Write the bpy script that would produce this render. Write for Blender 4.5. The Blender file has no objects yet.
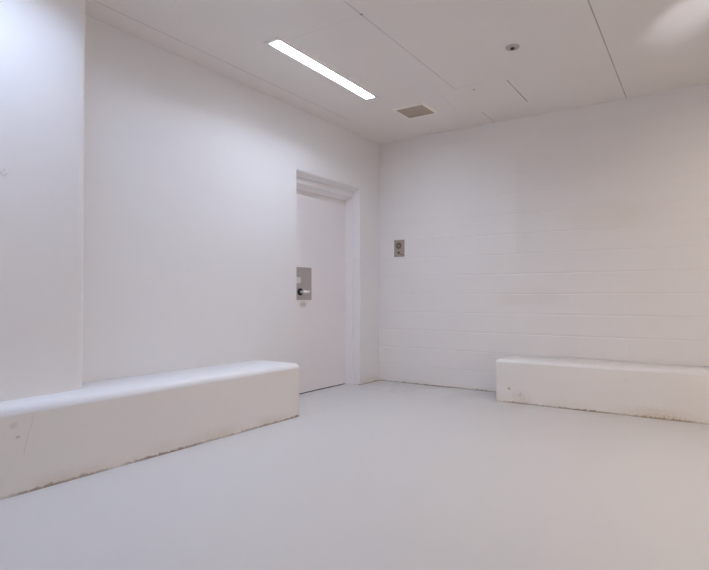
import bpy, bmesh, math
from mathutils import Vector, Matrix

scene = bpy.context.scene
COL = scene.collection

# ---------------------------------------------------------------- helpers
def link(name, bm, mat, parent=None, smooth=False, kind=None):
    me = bpy.data.meshes.new(name)
    bmesh.ops.recalc_face_normals(bm, faces=bm.faces[:])
    bm.to_mesh(me); bm.free()
    o = bpy.data.objects.new(name, me)
    COL.objects.link(o)
    if mat: me.materials.append(mat)
    if parent: o.parent = parent
    if smooth:
        for p in me.polygons: p.use_smooth = True
    if kind: o['kind'] = kind
    return o

def tag(o, label, cat, group=None):
    o['label'] = label; o['category'] = cat
    if group: o['group'] = group
    return o

def empty(name, loc=(0, 0, 0)):
    o = bpy.data.objects.new(name, None)
    COL.objects.link(o); o.location = loc
    o.empty_display_size = 0.05
    return o

def add_box(bm, x0, x1, y0, y1, z0, z1, bev=0.0, seg=2, edges=None):
    vs = [bm.verts.new((x, y, z)) for x in (x0, x1) for y in (y0, y1) for z in (z0, z1)]
    idx = [(0, 1, 3, 2), (4, 6, 7, 5), (0, 4, 5, 1), (2, 3, 7, 6), (0, 2, 6, 4), (1, 5, 7, 3)]
    fs = [bm.faces.new([vs[i] for i in f]) for f in idx]
    if bev:
        es = set(e for f in fs for e in f.edges)
        if edges: es = [e for e in es if edges((e.verts[0].co + e.verts[1].co) / 2)]
        bmesh.ops.bevel(bm, geom=list(es), offset=bev, segments=seg, profile=0.5, affect='EDGES')

def add_cyl(bm, p0, p1, r0, r1=None, n=24, bev=0.0):
    if r1 is None: r1 = r0
    p0, p1 = Vector(p0), Vector(p1)
    d = p1 - p0; L = d.length
    m = Matrix.Translation((p0 + p1) / 2) @ d.to_track_quat('Z', 'Y').to_matrix().to_4x4()
    r = bmesh.ops.create_cone(bm, cap_ends=True, segments=n, radius1=r0, radius2=r1, depth=L, matrix=m)
    if bev:
        es = set(e for v in r['verts'] for e in v.link_edges if len(e.link_faces) == 2 and
                 any(len(f.verts) > 4 for f in e.link_faces))
        bmesh.ops.bevel(bm, geom=list(es), offset=bev, segments=2, profile=0.5, affect='EDGES')

def add_lathe(bm, prof, origin, axis, n=32):
    """revolve (radius, height) pairs round an axis vector standing on origin"""
    q = Vector(axis).to_track_quat('Z', 'Y'); o = Vector(origin)
    rings = []
    for r, h in prof:
        if r < 1e-6:
            rings.append([bm.verts.new(o + q @ Vector((0, 0, h)))])
        else:
            rings.append([bm.verts.new(o + q @ Vector((r * math.cos(2 * math.pi * k / n), r * math.sin(2 * math.pi * k / n), h))) for k in range(n)])
    for a, b in zip(rings, rings[1:]):
        for k in range(n):
            k2 = (k + 1) % n
            if len(a) == 1 and len(b) == 1: continue
            if len(a) == 1: bm.faces.new((a[0], b[k], b[k2]))
            elif len(b) == 1: bm.faces.new((a[k], b[0], a[k2]))
            else: bm.faces.new((a[k], b[k], b[k2], a[k2]))

# ---------------------------------------------------------------- materials
class NT:
    def __init__(s, name):
        s.mat = bpy.data.materials.new(name); s.mat.use_nodes = True
        s.nt = s.mat.node_tree; s.n = s.nt.nodes; s.l = s.nt.links
        s.bsdf = s.n['Principled BSDF']
        s.co = s.n.new('ShaderNodeTexCoord').outputs['Object']
        x = s.n.new('ShaderNodeSeparateXYZ'); s.l.new(s.co, x.inputs[0])
        s.x, s.y, s.z = x.outputs
    def put(s, sock, v):
        if hasattr(v, 'is_linked') or isinstance(v, bpy.types.NodeSocket): s.l.new(v, sock)
        else: sock.default_value = v
    def math(s, op, a, b=0.0, c=0.0, clamp=False):
        n = s.n.new('ShaderNodeMath'); n.operation = op; n.use_clamp = clamp
        for i, v in enumerate((a, b, c)): s.put(n.inputs[i], v)
        return n.outputs[0]
    def ramp(s, v, a, b, lo=0.0, hi=1.0):          # smooth map of v from a..b to lo..hi
        n = s.n.new('ShaderNodeMapRange'); n.interpolation_type = 'SMOOTHSTEP'
        s.put(n.inputs[0], v)
        for i, q in enumerate((a, b, lo, hi)): n.inputs[i + 1].default_value = q
        return n.outputs[0]
    def noise(s, scale, detail=3.0, rough=0.5, vec=None):
        n = s.n.new('ShaderNodeTexNoise')
        n.inputs['Scale'].default_value = scale; n.inputs['Detail'].default_value = detail
        n.inputs['Roughness'].default_value = rough
        s.l.new(vec or s.co, n.inputs['Vector']); return n.outputs['Fac']
    def scaled(s, k):
        n = s.n.new('ShaderNodeVectorMath'); n.operation = 'MULTIPLY'
        s.l.new(s.co, n.inputs[0]); n.inputs[1].default_value = k; return n.outputs[0]
    def mix(s, fac, a, b):
        n = s.n.new('ShaderNodeMix'); n.data_type = 'RGBA'
        s.put(n.inputs[0], fac)
        s.put(n.inputs[6], a if not isinstance(a, tuple) else (*a, 1)); s.put(n.inputs[7], b if not isinstance(b, tuple) else (*b, 1))
        return n.outputs[2]
    def bump(s, h, strength=0.2, dist=0.002):
        n = s.n.new('ShaderNodeBump'); n.inputs['Strength'].default_value = strength
        n.inputs['Distance'].default_value = dist; s.l.new(h, n.inputs['Height'])
        s.l.new(n.outputs[0], s.bsdf.inputs['Normal'])
    def col(s, c): s.put(s.bsdf.inputs['Base Color'], c if not isinstance(c, tuple) else (*c, 1))
    def set(s, rough=0.5, metal=0.0, spec=0.5):
        s.bsdf.inputs['Roughness'].default_value = rough; s.bsdf.inputs['Metallic'].default_value = metal
        s.bsdf.inputs['Specular IOR Level'].default_value = spec
        return s
    def band(s, v, a, b, soft):                     # 1 between a and b
        return s.math('MULTIPLY', s.ramp(v, a - soft, a + soft), s.ramp(v, b - soft, b + soft, 1.0, 0.0))
    def near(s, v, c, w):                           # 1 where |v-c| < w, soft
        return s.ramp(s.math('ABSOLUTE', s.math('SUBTRACT', v, c)), w * 0.4, w, 1.0, 0.0)
    def blob(s, pairs, r):                          # soft spot: pairs of (socket, centre, stretch)
        d = None
        for v, c, k in pairs:
            q = s.math('POWER', s.math('MULTIPLY', s.math('SUBTRACT', v, c), k), 2.0)
            d = q if d is None else s.math('ADD', d, q)
        return s.ramp(s.math('SQRT', d), r * 0.35, r, 1.0, 0.0)

WALL = (0.870, 0.838, 0.815)
CEIL = (0.800, 0.757, 0.710)
FLOOR = (0.705, 0.690, 0.684)
BENCH = (0.880, 0.842, 0.800)
DIRT = (0.34, 0.265, 0.185)
YELLOW = (0.74, 0.66, 0.55)

def base_grime(m, base, height, amount, patch, edge=0.012):
    """scuffs and dirt left by mopping along the foot of a surface"""
    n1 = m.noise(26, 5, 0.65); n2 = m.noise(3.1, 3)
    h = m.math('ADD', m.z, m.math('MULTIPLY', m.math('SUBTRACT', n1, 0.5), -0.06))
    low = m.ramp(h, 0.0, height, 1.0, 0.0)
    f = m.math('MULTIPLY', m.math('MULTIPLY', low, m.ramp(n2, 0.35, 0.68)), patch)
    c = m.mix(f, base, YELLOW)
    hl = m.math('ADD', m.z, m.math('MULTIPLY', m.math('SUBTRACT', m.noise(38, 4, 0.7), 0.5), -0.05))
    line = m.math('MULTIPLY', m.ramp(hl, edge * 0.4, edge * 1.3, 1.0, 0.0), amount)
    line = m.math('MULTIPLY', line, m.ramp(m.noise(2.3, 4), 0.30, 0.60, 0.20, 1.0))
    return m.mix(line, c, DIRT)

# smooth painted wall on the left (also used for the unseen walls)
m = NT('painted_plaster'); m.set(0.45)
n = m.noise(1.3, 3)
m.col(base_grime(m, m.mix(m.math('MULTIPLY', m.ramp(n, 0.4, 0.75), 0.25), (0.878, 0.858, 0.848), (0.858, 0.830, 0.808)), 0.12, 0.8, 0.7, 0.01))
m.bump(m.noise(9, 4), 0.06, 0.02)
M_PLASTER = m.mat

# pillar: the same paint with faint scratched marks
m = NT('painted_pillar'); m.set(0.45)
sc = m.math('MULTIPLY', m.blob([(m.y, -4.10, 1.0), (m.z, 1.61, 1.6)], 0.045), m.ramp(m.noise(70, 2), 0.50, 0.60))
c = m.mix(m.math('MULTIPLY', sc, 0.35), WALL, (0.45, 0.43, 0.42))
m.col(c); m.bump(m.noise(9, 4), 0.06, 0.02)
M_PILLAR = m.mat

# painted concrete blockwork, 400 x 200 mm
m = NT('painted_blockwork'); m.set(0.42)
cv = m.n.new('ShaderNodeCombineXYZ'); m.l.new(m.x, cv.inputs[0]); m.l.new(m.z, cv.inputs[1])
br = m.n.new('ShaderNodeTexBrick')
m.l.new(cv.outputs[0], br.inputs['Vector'])
br.offset = 0.5; br.inputs['Scale'].default_value = 1.0
br.inputs['Brick Width'].default_value = 0.4; br.inputs['Row Height'].default_value = 0.2
br.inputs['Mortar Size'].default_value = 0.0035; br.inputs['Mortar Smooth'].default_value = 0.6
br.inputs['Color1'].default_value = (*WALL, 1); br.inputs['Color2'].default_value = (0.866, 0.833, 0.810, 1)
br.inputs['Mortar'].default_value = (0.864, 0.830, 0.806, 1)
n = m.noise(1.1, 2)
st = m.math('MAXIMUM', m.math('MULTIPLY', m.blob([(m.x, 1.66, 0.6), (m.z, 0.98, 2.2)], 0.30), 0.5),
            m.math('MULTIPLY', m.blob([(m.x, 2.45, 0.7), (m.z, 1.72, 1.8)], 0.35), 0.45))
c = m.mix(m.math('MULTIPLY', st, m.ramp(n, 0.3, 0.6)), br.outputs['Color'], (0.80, 0.745, 0.68))
sp = m.math('MULTIPLY', m.ramp(m.noise(120, 2), 0.74, 0.80), m.ramp(m.noise(3, 2), 0.5, 0.6))
c = m.mix(m.math('MULTIPLY', sp, 0.4), c, (0.40, 0.32, 0.25))
m.col(base_grime(m, c, 0.06, 0.9, 0.55, 0.012))
wz = m.math('ADD', m.z, m.math('MULTIPLY', m.math('SUBTRACT', m.noise(2.5, 3), 0.5), 0.012))
course = m.math('PINGPONG', wz, 0.1)                # bed joints read stronger than the thickly painted upright ones
course = m.math('MULTIPLY', m.ramp(course, 0.0, 0.010, -1.0, 0.0), m.ramp(m.noise(1.6, 2), 0.30, 0.60, 0.25, 1.0))
course = m.math('MULTIPLY', course, m.ramp(m.z, 1.2, 2.4, 1.1, 0.35))
hgt = m.math('ADD', m.math('ADD', course, m.math('MULTIPLY', br.outputs['Fac'], m.ramp(m.z, 0.9, 2.2, -0.35, -0.2))), m.math('MULTIPLY', m.noise(45, 4), 0.30))
m.bump(hgt, 0.55, 0.004)
M_BLOCK = m.mat

# ceiling boards with joints at their real places: (axis across, position, from, to, half width, strength)
m = NT('ceiling_board'); m.set(0.40)
JOINTS = [('x', 0.198, -7.4, -0.9, 0.0045, 0.32, 0.0), ('x', 1.403, -2.74, -1.065, 0.0040, 0.38, -0.012), ('y', -1.080, 1.416, 1.66, 0.0040, 0.30, 0.0095),
          ('x', 1.832, -1.01, -0.42, 0.0042, 0.85, -0.015), ('x', 1.387, -0.39, -0.01, 0.0045, 0.40, -0.013), ('x', 1.130, -1.0, -0.42, 0.0040, 0.13, -0.125),
          ('x', 2.596, -7.4, -0.03, 0.0038, 0.68, -0.0276), ('y', -2.546, 0.80, 1.425, 0.0040, 0.09, 0.0)]
tot = None
for ax, p, a, b, w, s_, k_ in JOINTS:
    u, v = (m.x, m.y) if ax == 'x' else (m.y, m.x)
    u = m.math('MULTIPLY_ADD', v, -k_, u)
    q = m.math('MULTIPLY', m.math('MULTIPLY', m.near(u, p, w * 1.5), m.band(v, a, b, 0.03)), s_)
    tot = q if tot is None else m.math('MAXIMUM', tot, q)
tot = m.math('MULTIPLY', tot, m.ramp(m.noise(4.0, 3), 0.25, 0.6, 0.55, 1.0))
c = m.mix(m.math('MULTIPLY', m.ramp(m.noise(0.9, 2), 0.4, 0.7), 0.15), CEIL, (0.80, 0.752, 0.70))
m.col(m.mix(tot, c, (0.16, 0.12, 0.095)))
m.bump(m.noise(6, 3), 0.04, 0.02)
M_CEIL = m.mat

# grey-white floor paint
m = NT('floor_paint'); m.set(0.36, 0.0, 0.4)
c = m.mix(m.math('MULTIPLY', m.ramp(m.noise(0.8, 3), 0.4, 0.7), 0.25), FLOOR, (0.690, 0.673, 0.664))
# worn dirt in the far corner and before the door
far = m.math('MULTIPLY', m.ramp(m.y, -1.3, -0.05, 0.0, 1.0), m.ramp(m.noise(2.2, 5, 0.6), 0.42, 0.66))
c = m.mix(m.math('MULTIPLY', far, 0.35), c, (0.56, 0.49, 0.42))
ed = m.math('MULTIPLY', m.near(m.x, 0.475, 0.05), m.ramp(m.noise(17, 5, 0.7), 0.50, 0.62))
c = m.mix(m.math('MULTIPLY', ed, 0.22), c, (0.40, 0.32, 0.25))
sp = m.math('MULTIPLY', m.ramp(m.noise(60, 2), 0.755, 0.80), m.ramp(m.noise(1.7, 2), 0.50, 0.62))
c = m.mix(m.math('MULTIPLY', sp, 0.45), c, (0.36, 0.29, 0.24))
m.col(c); m.bump(m.noise(5, 4), 0.05, 0.01)
M_FLOOR = m.mat

# painted concrete of the benches
def bench_mat(name, marks, crack, top):
    m = NT(name); m.set(0.50)
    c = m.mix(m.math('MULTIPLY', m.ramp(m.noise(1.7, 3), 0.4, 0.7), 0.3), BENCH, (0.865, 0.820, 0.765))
    c = m.mix(m.ramp(m.z, top - 0.004, top + 0.004), c, (0.925, 0.918, 0.915))   # whiter above this height, with a narrow blend at the edge
    chips = m.math('MULTIPLY', m.ramp(m.noise(75, 2), 0.70, 0.76), m.ramp(m.noise(2.0, 2), 0.50, 0.62))
    chips = m.math('MULTIPLY', chips, m.ramp(m.z, 0.33, 0.36, 1.0, 0.0))
    c = m.mix(m.math('MULTIPLY', chips, 0.35), c, (0.42, 0.33, 0.25))
    for (u, p, q, r, k, zs) in marks:
        w = m.y if u == 'y' else m.x
        g = m.math('MULTIPLY', m.blob([(w, p, 1.0), (m.z, q, zs)], r), m.ramp(m.noise(55, 3), 0.40, 0.55))
        c = m.mix(m.math('MULTIPLY', g, k), c, (0.36, 0.26, 0.18))
    if crack:
        y0, y1, z0, z1 = crack
        t = m.math('MULTIPLY_ADD', m.z, (y1 - y0) / (z1 - z0), y0 - z0 * (y1 - y0) / (z1 - z0))
        wob = m.math('MULTIPLY', m.math('SUBTRACT', m.noise(9, 3), 0.5), 0.05)
        d = m.near(m.math('ADD', m.y, wob), 0.0, 1.0)
        d = m.ramp(m.math('ABSOLUTE', m.math('SUBTRACT', m.math('ADD', m.y, wob), t)), 0.001, 0.004, 1.0, 0.0)
        d = m.math('MULTIPLY', d, m.band(m.z, min(z0, z1), max(z0, z1), 0.02))
        c = m.mix(m.math('MULTIPLY', d, 0.22), c, (0.36, 0.32, 0.29))
    m.col(base_grime(m, c, 0.11, 0.95, 0.65, 0.014))
    m.bump(m.math('ADD', m.noise(5, 3), m.math('MULTIPLY', m.noise(48, 3), 0.12)), 0.12, 0.02)
    return m.mat
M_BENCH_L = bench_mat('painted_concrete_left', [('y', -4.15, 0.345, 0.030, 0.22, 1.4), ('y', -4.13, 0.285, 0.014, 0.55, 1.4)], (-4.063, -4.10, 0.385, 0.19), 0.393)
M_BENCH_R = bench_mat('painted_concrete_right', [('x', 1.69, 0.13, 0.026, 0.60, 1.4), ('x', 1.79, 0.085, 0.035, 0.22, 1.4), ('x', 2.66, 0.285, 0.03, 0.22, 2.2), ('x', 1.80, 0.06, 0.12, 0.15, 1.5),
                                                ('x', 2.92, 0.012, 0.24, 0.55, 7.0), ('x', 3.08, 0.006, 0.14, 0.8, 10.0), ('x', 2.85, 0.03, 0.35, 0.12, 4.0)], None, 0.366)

# door leaf paint, with the worn patch under the lock plate
m = NT('door_paint'); m.set(0.38)
g = m.math('MULTIPLY', m.blob([(m.y, -1.165, 1.0), (m.z, 0.895, 2.1)], 0.080), 0.50)
m.col(m.mix(g, (0.885, 0.845, 0.84), (0.60, 0.52, 0.40)))
m.bump(m.noise(14, 3), 0.03, 0.01)
M_DOOR = m.mat
m = NT('frame_paint'); m.set(0.36); m.col((0.90, 0.872, 0.868)); m.bump(m.noise(20, 3), 0.03, 0.01); M_FRAME = m.mat

def plain(name, c, rough, metal=0.0, nscale=40, var=0.08, stretch=None):
    m = NT(name); m.set(rough, metal)
    v = m.noise(nscale, 3, 0.6, m.scaled(stretch) if stretch else None)
    m.col(m.mix(v, tuple(q * (1 - var) for q in c), tuple(min(1, q * (1 + var)) for q in c)))
    return m.mat
M_STEEL = plain('brushed_steel', (0.49, 0.435, 0.415), 0.5, 0.45, 30, 0.10, (1, 1, 14))
M_CHROME = plain('pale_lever_metal', (0.93, 0.92, 0.92), 0.30, 0.15, 20, 0.02)
M_BLACK = plain('black_plastic', (0.012, 0.011, 0.012), 0.4)
M_COVER = plain('painted_cover', (0.74, 0.69, 0.665), 0.4, 0.0)
M_PANEL = plain('aged_steel_panel', (0.43, 0.365, 0.31), 0.5, 0.5, 60, 0.12, (1, 1, 3))
M_PANEL_DARK = plain('speaker_mesh', (0.20, 0.165, 0.14), 0.55, 0.4)
M_BUTTON = plain('dark_button', (0.06, 0.035, 0.03), 0.45)
M_TRIM = plain('light_trim_paint', (0.78, 0.75, 0.73), 0.4)
M_GRILLE = plain('grille_dust', (0.50, 0.42, 0.335), 0.6, 0.0, 30, 0.10)
M_GRILLE_BACK = plain('duct_dark', (0.16, 0.13, 0.10), 0.8)
M_VENTFRAME = plain('vent_paint', (0.88, 0.83, 0.75), 0.45)
M_SPRINK = plain('dull_chrome', (0.50, 0.44, 0.41), 0.35, 0.6)
M_DARK = plain('dark_bronze', (0.05, 0.04, 0.035), 0.4, 0.3)
M_SCREW = plain('screw_steel', (0.22, 0.18, 0.15), 0.5, 0.5)

def glow(name, c, s):
    m = NT(name); m.set(0.5); m.col((0.9, 0.9, 0.9))
    m.bsdf.inputs['Emission Color'].default_value = (*c, 1); m.bsdf.inputs['Emission Strength'].default_value = s
    return m.mat
M_TUBE = glow('cool_diffuser', (0.670, 0.785, 1.0), 56.5)
M_TUBE_NEAR = glow('cool_diffuser_near', (0.555, 0.705, 1.0), 43.0)
M_TUBE_WARM = glow('warm_diffuser', (1.0, 0.872, 0.732), 59.0)

# ---------------------------------------------------------------- room (corner at the origin: left wall x = 0, back wall y = 0)
H = 2.747
XR, YF = 4.6, -7.4
bm = bmesh.new(); add_box(bm, -0.4, XR + 0.2, YF - 0.2, 0.2, -0.15, 0.0)
link('floor', bm, M_FLOOR, kind='structure')

bm = bmesh.new(); add_box(bm, 0.0, XR + 0.2, 0.0, 0.2, 0.0, H + 0.16)
link('wall_back', bm, M_BLOCK, kind='structure')
bm = bmesh.new(); add_box(bm, XR, XR + 0.2, YF, 0.0, 0.0, H + 0.16)
link('wall_right', bm, M_PLASTER, kind='structure')
bm = bmesh.new(); add_box(bm, 0.0, XR + 0.2, YF - 0.2, YF, 0.0, H + 0.16)
link('wall_front', bm, M_PLASTER, kind='structure')

# left wall, with the splayed door opening lofted through its thickness
def ring(bm, x, y0, y1, zt):
    return [bm.verts.new((x, y, z)) for y, z in ((y0, 0), (y0, zt), (y1, zt), (y1, 0))]
bm = bmesh.new()
rings = [ring(bm, 0.0, -1.481, -0.403, 2.177), ring(bm, -0.007, -1.475, -0.409, 2.164),
         ring(bm, -0.087, -1.475, -0.411, 2.132), ring(bm, -0.35, -1.475, -0.411, 2.132)]
for a, b in zip(rings, rings[1:]):
    for k in range(3): bm.faces.new((a[k], a[k + 1], b[k + 1], b[k]))
T = H + 0.16
for rg, x in ((rings[0], 0.0), (rings[-1], -0.35)):
    zt = rg[1].co.z; ya, yb = rg[0].co.y, rg[3].co.y
    P = lambda y, z: bm.verts.new((x, y, z))
    A0, A1, A2 = P(YF - 0.2, 0), P(YF - 0.2, zt), P(YF - 0.2, T)
    B0, B1, B2 = P(0.2, 0), P(0.2, zt), P(0.2, T)
    ta, tb = P(ya, T), P(yb, T)
    bm.faces.new((A0, rg[0], rg[1], A1)); bm.faces.new((A1, rg[1], ta, A2))
    bm.faces.new((rg[1], rg[2], tb, ta)); bm.faces.new((rg[2], B1, B2, tb)); bm.faces.new((rg[3], B0, B1, rg[2]))
link('wall_left', bm, M_PLASTER, kind='structure')
# closing wall of the passage behind the door
bm = bmesh.new(); add_box(bm, -0.40, -0.355, -1.9, 0.1, 0.0, T)
link('wall_passage', bm, M_PLASTER, kind='structure')

# pillar standing on the left, soft corner
bm = bmesh.new()
pts = [(0.001, -3.644), (0.192, -3.644), (0.207, -3.649), (0.217, -3.664), (0.222, -3.69), (0.252, -4.20), (0.266, -5.2), (0.266, YF), (0.001, YF)]
lo = [bm.verts.new((x, y - (0.012 if y > -4 else 0), 0.4325)) for x, y in pts]; hi = [bm.verts.new((x, y + (0.008 if y > -4 else 0), H + 0.02)) for x, y in pts]
for k in range(len(pts)):
    k2 = (k + 1) % len(pts); bm.faces.new((lo[k], lo[k2], hi[k2], hi[k]))
bm.faces.new(lo); bm.faces.new(hi)
link('pillar', bm, M_PILLAR, kind='structure')

# ceiling boards with openings for the recessed lights
LIGHTS = [(0.668, 0.764, -2.600, -1.265), (0.640, 0.760, -5.15, -3.82), (3.45, 3.57, -2.95, -1.62)]
xs = sorted({-0.35, XR + 0.2} | {q for l in LIGHTS for q in l[:2]})
ys = sorted({YF - 0.2, 0.2} | {q for l in LIGHTS for q in l[2:]})
bm = bmesh.new(); cache = {}
def V(x, y, z):
    k = (x, y, z)
    if k not in cache: cache[k] = bm.verts.new(k)
    return cache[k]
for x0, x1 in zip(xs, xs[1:]):
    for y0, y1 in zip(ys, ys[1:]):
        if any(l[0] - 1e-6 <= x0 and x1 <= l[1] + 1e-6 and l[2] - 1e-6 <= y0 and y1 <= l[3] + 1e-6 for l in LIGHTS): continue
        for z in (H, T): bm.faces.new((V(x0, y0, z), V(x1, y0, z), V(x1, y1, z), V(x0, y1, z)))
TURN = math.radians(0.86)
for k, v in cache.items():                        # the light by the door sits a degree out of square
    l = LIGHTS[0]
    if k[0] in l[:2] and k[1] in l[2:]:
        mx, my = (l[0] + l[1]) / 2, (l[2] + l[3]) / 2; dx, dy = k[0] - mx, k[1] - my
        v.co.x = mx + dx * math.cos(TURN) - dy * math.sin(TURN); v.co.y = my + dx * math.sin(TURN) + dy * math.cos(TURN)
for l in LIGHTS:
    c = [(l[0], l[2]), (l[1], l[2]), (l[1], l[3]), (l[0], l[3])]
    for k in range(4):
        p, q = c[k], c[(k + 1) % 4]
        # side walls of the opening follow the grid points lying on that side
        ln = [p] + sorted([(x, y) for x in xs for y in ys if (p[0] == q[0] == x and min(p[1], q[1]) < y < max(p[1], q[1])) or
                           (p[1] == q[1] == y and min(p[0], q[0]) < x < max(p[0], q[0]))], key=lambda t: (t[0] - p[0]) ** 2 + (t[1] - p[1]) ** 2) + [q]
        for a, b in zip(ln, ln[1:]): bm.faces.new((V(*a, H), V(*b, H), V(*b, T), V(*a, T)))
ceiling = link('ceiling', bm, M_CEIL, kind='structure')
for x, y in ((1.436, -2.548), (1.547, -0.968)):
    bm = bmesh.new(); add_lathe(bm, [(0, 0.0012), (0.005, 0.0012), (0.0085, 0.0006), (0.0095, -0.0005)], (x, y, H), (0, 0, -1), 16)
    link('screw', bm, M_SCREW, ceiling, True)

# ---------------------------------------------------------------- recessed strip lights
def strip_light(x0, x1, y0, y1, tube, label, depth=0.040):
    root = tag(empty('ceiling_light', ((x0 + x1) / 2, (y0 + y1) / 2, H)), label, 'ceiling light')
    cx, cy = (x0 + x1) / 2, (y0 + y1) / 2
    hx, hy = (x1 - x0) / 2, (y1 - y0) / 2
    # trim flange: a flat rim a few millimetres proud, turned up into the recess
    bm = bmesh.new(); prof = [(0.014, 0.0), (0.013, -0.003), (0.001, -0.003), (-0.0015, -0.001), (-0.0015, depth - 0.002), (-0.0005, depth - 0.002), (-0.0005, 0.001)]
    loops = []
    for o, z in prof:
        loops.append([bm.verts.new((sx * (hx + o), sy * (hy + o), z)) for sx, sy in ((-1, -1), (1, -1), (1, 1), (-1, 1))])
    for a, b in zip(loops, loops[1:]):
        for k in range(4): bm.faces.new((a[k], a[(k + 1) % 4], b[(k + 1) % 4], b[k]))
    link('trim_frame', bm, M_TRIM, root)
    bm = bmesh.new(); add_box(bm, -hx + 0.003, hx - 0.003, -hy + 0.003, hy - 0.003, depth, depth + 0.004)
    link('diffuser', bm, tube, root)
    bm = bmesh.new(); add_box(bm, -hx + 0.001, hx - 0.001, -hy + 0.001, hy - 0.001, depth + 0.006, depth + 0.10)
    link('housing', bm, M_TRIM, root)
    for a, b in ((-hy + 0.001, -hy + 0.022), (hy - 0.030, hy - 0.001)):
        bm = bmesh.new(); add_box(bm, -hx + 0.001, hx - 0.001, a, b, 0.001, depth - 0.001)
        link('end_cap', bm, M_TRIM, root)
    return root
strip_light(*LIGHTS[0], M_TUBE, 'long narrow recessed strip light glowing white in the ceiling near the door').rotation_euler.z = TURN
strip_light(*LIGHTS[1], M_TUBE_NEAR, 'recessed strip light in the ceiling beside the pillar')
strip_light(*LIGHTS[2], M_TUBE_WARM, 'recessed strip light in the ceiling over the right side of the room')

# ---------------------------------------------------------------- benches
bm = bmesh.new()
add_box(bm, 0.001, 0.468, YF, -1.974, 0.0, 0.432, 0.040, 6,
        lambda c: (c.x > 0.4 and c.z > 0.4) or (c.y > -1.99 and c.z > 0.4) or (c.x > 0.4 and c.y > -1.99))
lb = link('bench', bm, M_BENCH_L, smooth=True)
tag(lb, 'long white-painted concrete bench along the left wall ending at the door', 'bench', 'built-in concrete benches')
bm = bmesh.new()
add_box(bm, 1.553, XR, -0.470, -0.001, 0.0, 0.392, 0.028, 5,
        lambda c: (c.y < -0.4 and c.z > 0.3) or (c.x < 1.6 and c.z > 0.3) or (c.x < 1.6 and c.y < -0.4))
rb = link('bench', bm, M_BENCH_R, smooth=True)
tag(rb, 'white-painted concrete bench along the block wall at the right', 'bench', 'built-in concrete benches')
for o in (lb, rb):
    for e in o.data.edges:
        a, b = (o.data.vertices[i].co for i in e.vertices)
        if max(a.z, b.z) < 1e-4: e.use_edge_sharp = True
    md = o.modifiers.new('weighted', 'WEIGHTED_NORMAL'); md.keep_sharp = True

# ---------------------------------------------------------------- door
XL = -0.181
bm = bmesh.new(); add_box(bm, XL - 0.045, XL, -1.455, -0.432, 0.009, 2.062, 0.002, 2)
door = link('door_1', bm, M_DOOR, kind='structure')
door['label'] = 'flush off-white metal door set back in the left wall, with a steel lock plate'
# steel frame: rebated jambs and head
bm = bmesh.new()
def prism(bm, poly, lo, hi, axis):
    f = (lambda a, b, t: (a, t, b)) if axis == 'y' else (lambda a, b, t: (a, b, t))
    A = [bm.verts.new(f(a, b, lo)) for a, b in poly]; B = [bm.verts.new(f(a, b, hi)) for a, b in poly]
    for k in range(len(poly)):
        k2 = (k + 1) % len(poly); bm.faces.new((A[k], A[k2], B[k2], B[k]))
    bm.faces.new(A); bm.faces.new(B)
prism(bm, [(-0.084, -0.413), (-0.084, -0.418), (-0.088, -0.422), (XL + 0.002, -0.424), (XL + 0.002, -0.440), (XL + 0.0005, -0.440), (XL + 0.0005, -0.430), (-0.26, -0.430), (-0.26, -0.413)], 0.0, 2.128, 'z')
prism(bm, [(-0.084, -1.473), (-0.084, -1.468), (-0.088, -1.464), (XL + 0.002, -1.462), (XL + 0.0005, -1.462), (XL + 0.0005, -1.458), (-0.26, -1.458), (-0.26, -1.473)], 0.0, 2.128, 'z')
prism(bm, [(-0.084, 2.131), (-0.084, 2.078), (-0.090, 2.071), (XL + 0.002, 2.041), (XL + 0.0005, 2.041), (XL + 0.0005, 2.066), (-0.26, 2.066), (-0.26, 2.131)], -1.473, -0.413, 'y')
link('door_frame', bm, M_FRAME, door)
# dark strip standing in for the shade in the gap under the leaf
bm = bmesh.new(); add_box(bm, XL - 0.040, XL - 0.004, -1.455, -0.433, 0.0, 0.0088)
link('gap_shade_strip', bm, M_DARK, door)
# lock plate, with a painted cover and lever handle
bm = bmesh.new(); add_box(bm, XL, XL + 0.004, -1.395, -1.034, 0.940, 1.268, 0.0015, 2)
plate = link('lock_plate', bm, M_STEEL, door)
bm = bmesh.new(); add_box(bm, XL + 0.004, XL + 0.012, -1.300, -1.212, 1.103, 1.168, 0.003, 2)
link('lock_cover', bm, M_COVER, plate)
for y in (-1.052, -1.378):
    for z in (0.958, 1.250):
        bm = bmesh.new(); add_lathe(bm, [(0, 0.0018), (0.004, 0.0016), (0.006, 0.0)], (XL + 0.004, y, z), (1, 0, 0), 12)
        link('screw', bm, M_STEEL, plate, True)
bm = bmesh.new(); add_lathe(bm, [(0, 0.0), (0.036, 0.0), (0.036, 0.010), (0.033, 0.014), (0.016, 0.014), (0.016, 0.012), (0, 0.012)], (XL + 0.004, -1.220, 1.021), (1, 0, 0), 32)
hd = link('handle', bm, M_BLACK, door)
hd['label'] = 'lever handle on a round black rose'
bm = bmesh.new()
add_cyl(bm, (XL + 0.010, -1.220, 1.021), (XL + 0.062, -1.220, 1.021), 0.0125, 0.0125, 20)
add_lathe(bm, [(0, -0.016), (0.010, -0.013), (0.0145, -0.004), (0.0150, 0.012), (0.0135, 0.035), (0.0100, 0.064), (0.0070, 0.082), (0, 0.087)], (XL + 0.056, -1.220, 1.021), (0.05, 1, 0), 24)
link('lever', bm, M_CHROME, hd, True)

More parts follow.
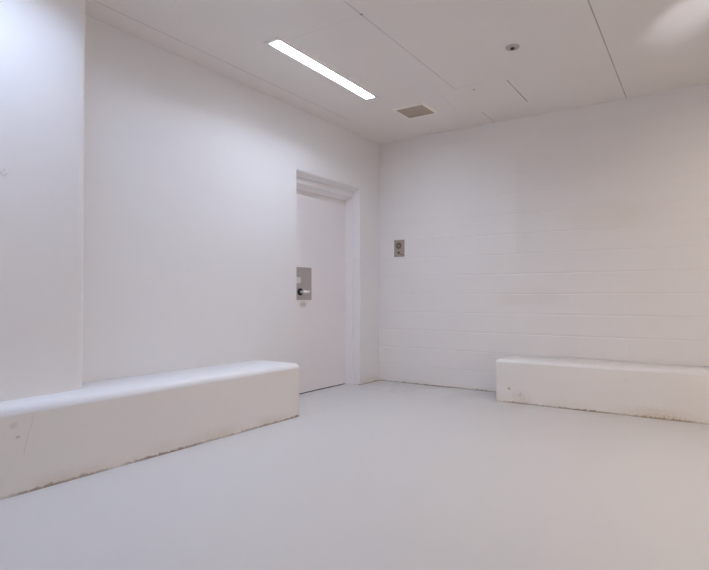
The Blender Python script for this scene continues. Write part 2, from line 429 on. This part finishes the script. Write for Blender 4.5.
# ---------------------------------------------------------------- intercom on the back wall
root = tag(empty('wall_intercom', (0.268, 0.0, 1.521)), 'small steel intercom panel with round speaker and button on the block wall', 'intercom')
bm = bmesh.new(); add_box(bm, -0.066, 0.066, -0.008, 0.0, -0.096, 0.096, 0.003, 2)
fp = link('faceplate', bm, M_PANEL, root)
bm = bmesh.new(); add_lathe(bm, [(0, 0.0), (0.0, 0.003), (0.010, 0.003), (0.012, 0.0055), (0.030, 0.0055), (0.036, 0.003), (0.037, 0.0)], (-0.004, -0.008, 0.030), (0, -1, 0), 32)
sp_ = link('speaker', bm, M_PANEL_DARK, root, True)
bm = bmesh.new(); add_lathe(bm, [(0.0, 0.008), (0.010, 0.007), (0.012, 0.0045)], (-0.004, -0.008, 0.030), (0, -1, 0), 20)
link('speaker_centre', bm, M_PANEL, sp_, True)
bm = bmesh.new(); add_lathe(bm, [(0, 0.009), (0.010, 0.008), (0.013, 0.004), (0.013, 0.0)], (-0.004, -0.008, -0.050), (0, -1, 0), 20)
link('button', bm, M_BUTTON, root, True)
for x, z in ((-0.052, 0.082), (0.052, 0.082), (-0.052, -0.082), (0.052, -0.082)):
    bm = bmesh.new(); add_lathe(bm, [(0, 0.003), (0.004, 0.0025), (0.006, 0.0)], (x, -0.008, z), (0, -1, 0), 12)
    link('screw', bm, M_PANEL_DARK, root, True)
bm = bmesh.new(); add_box(bm, 0.006, 0.046, -0.0092, -0.0079, -0.074, -0.066)
link('label_strip', bm, M_PANEL_DARK, root)

# ---------------------------------------------------------------- ceiling vent
VX0, VX1, VY0, VY1 = 0.742, 1.016, -0.905, -0.635
vx, vy, vh = (VX0 + VX1) / 2, (VY0 + VY1) / 2, (VX1 - VX0) / 2
root = tag(empty('ceiling_vent', (vx, vy, H)), 'square brown slatted air vent in the ceiling beyond the strip light', 'vent')
bm = bmesh.new(); loops = []
for o, z in [(0.032, 0.0), (0.030, -0.004), (0.006, -0.010), (0.0, -0.008), (0.0, 0.0)]:
    loops.append([bm.verts.new((sx * (vh + o), sy * (vh + o), z)) for sx, sy in ((-1, -1), (1, -1), (1, 1), (-1, 1))])
for a, b in zip(loops, loops[1:]):
    for k in range(4): bm.faces.new((a[k], a[(k + 1) % 4], b[(k + 1) % 4], b[k]))
link('vent_frame', bm, M_VENTFRAME, root)
bm = bmesh.new(); add_box(bm, -vh, vh, -vh, vh, -0.0015, -0.0003)
link('vent_backing', bm, M_GRILLE_BACK, root)
bm = bmesh.new(); N = 17
for k in range(N):
    t = -vh + (k + 0.5) * 2 * vh / N
    add_box(bm, -vh, vh, t - 0.0042, t + 0.0042, -0.0085, -0.0018)
    add_box(bm, t - 0.0022, t + 0.0022, -vh, vh, -0.0078, -0.0020)
link('grille', bm, M_GRILLE, root)

# ---------------------------------------------------------------- ceiling sprinkler
root = tag(empty('ceiling_sprinkler', (2.076, -1.570, H)), 'small round sprinkler head with a dull metal rim on the ceiling', 'sprinkler')
bm = bmesh.new(); add_lathe(bm, [(0.051, 0.0), (0.050, 0.003), (0.046, 0.008), (0.030, 0.011), (0.025, 0.0105), (0.020, 0.004), (0.0, 0.003)], (0, 0, 0), (0, 0, -1), 32)
link('rim', bm, M_SPRINK, root, True)
bm = bmesh.new(); add_lathe(bm, [(0.014, 0.007), (0.0165, 0.012), (0.015, 0.0165), (0.009, 0.0185), (0.0, 0.019)], (0, 0, 0), (0, 0, -1), 24)
link('nozzle', bm, M_DARK, root, True)

# ---------------------------------------------------------------- unseen spot added to make the bright ceiling patch at far right, no fitting
sl = bpy.data.lights.new('ceiling_patch_spot', 'SPOT'); so = bpy.data.objects.new('ceiling_patch_spot', sl); COL.objects.link(so)
so.location = (3.60, -2.40, 2.10)
so.rotation_euler = (Vector((3.13, -1.36, H)) - so.location).to_track_quat('-Z', 'Y').to_euler()
sl.energy = 42; sl.spot_size = math.radians(20); sl.spot_blend = 1.0; sl.shadow_soft_size = 0.03; sl.color = (0.86, 0.88, 1.0)

# ---------------------------------------------------------------- world, camera, view
w = bpy.data.worlds.new('world'); scene.world = w; w.use_nodes = True
w.node_tree.nodes['Background'].inputs[0].default_value = (0.0, 0.0, 0.0, 1)

cam = bpy.data.cameras.new('camera'); co = bpy.data.objects.new('camera', cam); COL.objects.link(co)
co.location = (3.332, -5.4185, 0.970)
co.rotation_euler = (math.radians(90), 0, math.radians(34.183))
cam.sensor_width = 36.0; cam.lens = 547.0 / 709.0 * 36.0
cam.shift_y = 12.0 / 709.0
cam.clip_start = 0.05
scene.camera = co
vs = scene.view_settings
scene.display_settings.display_device = 'sRGB'
vs.view_transform = 'Standard'; vs.look = 'None'; vs.gamma = 1.0; vs.use_curve_mapping = False
vs.exposure = 0.05
scene.cycles.max_bounces = 16; scene.cycles.diffuse_bounces = 12
scene.cycles.use_denoising = True
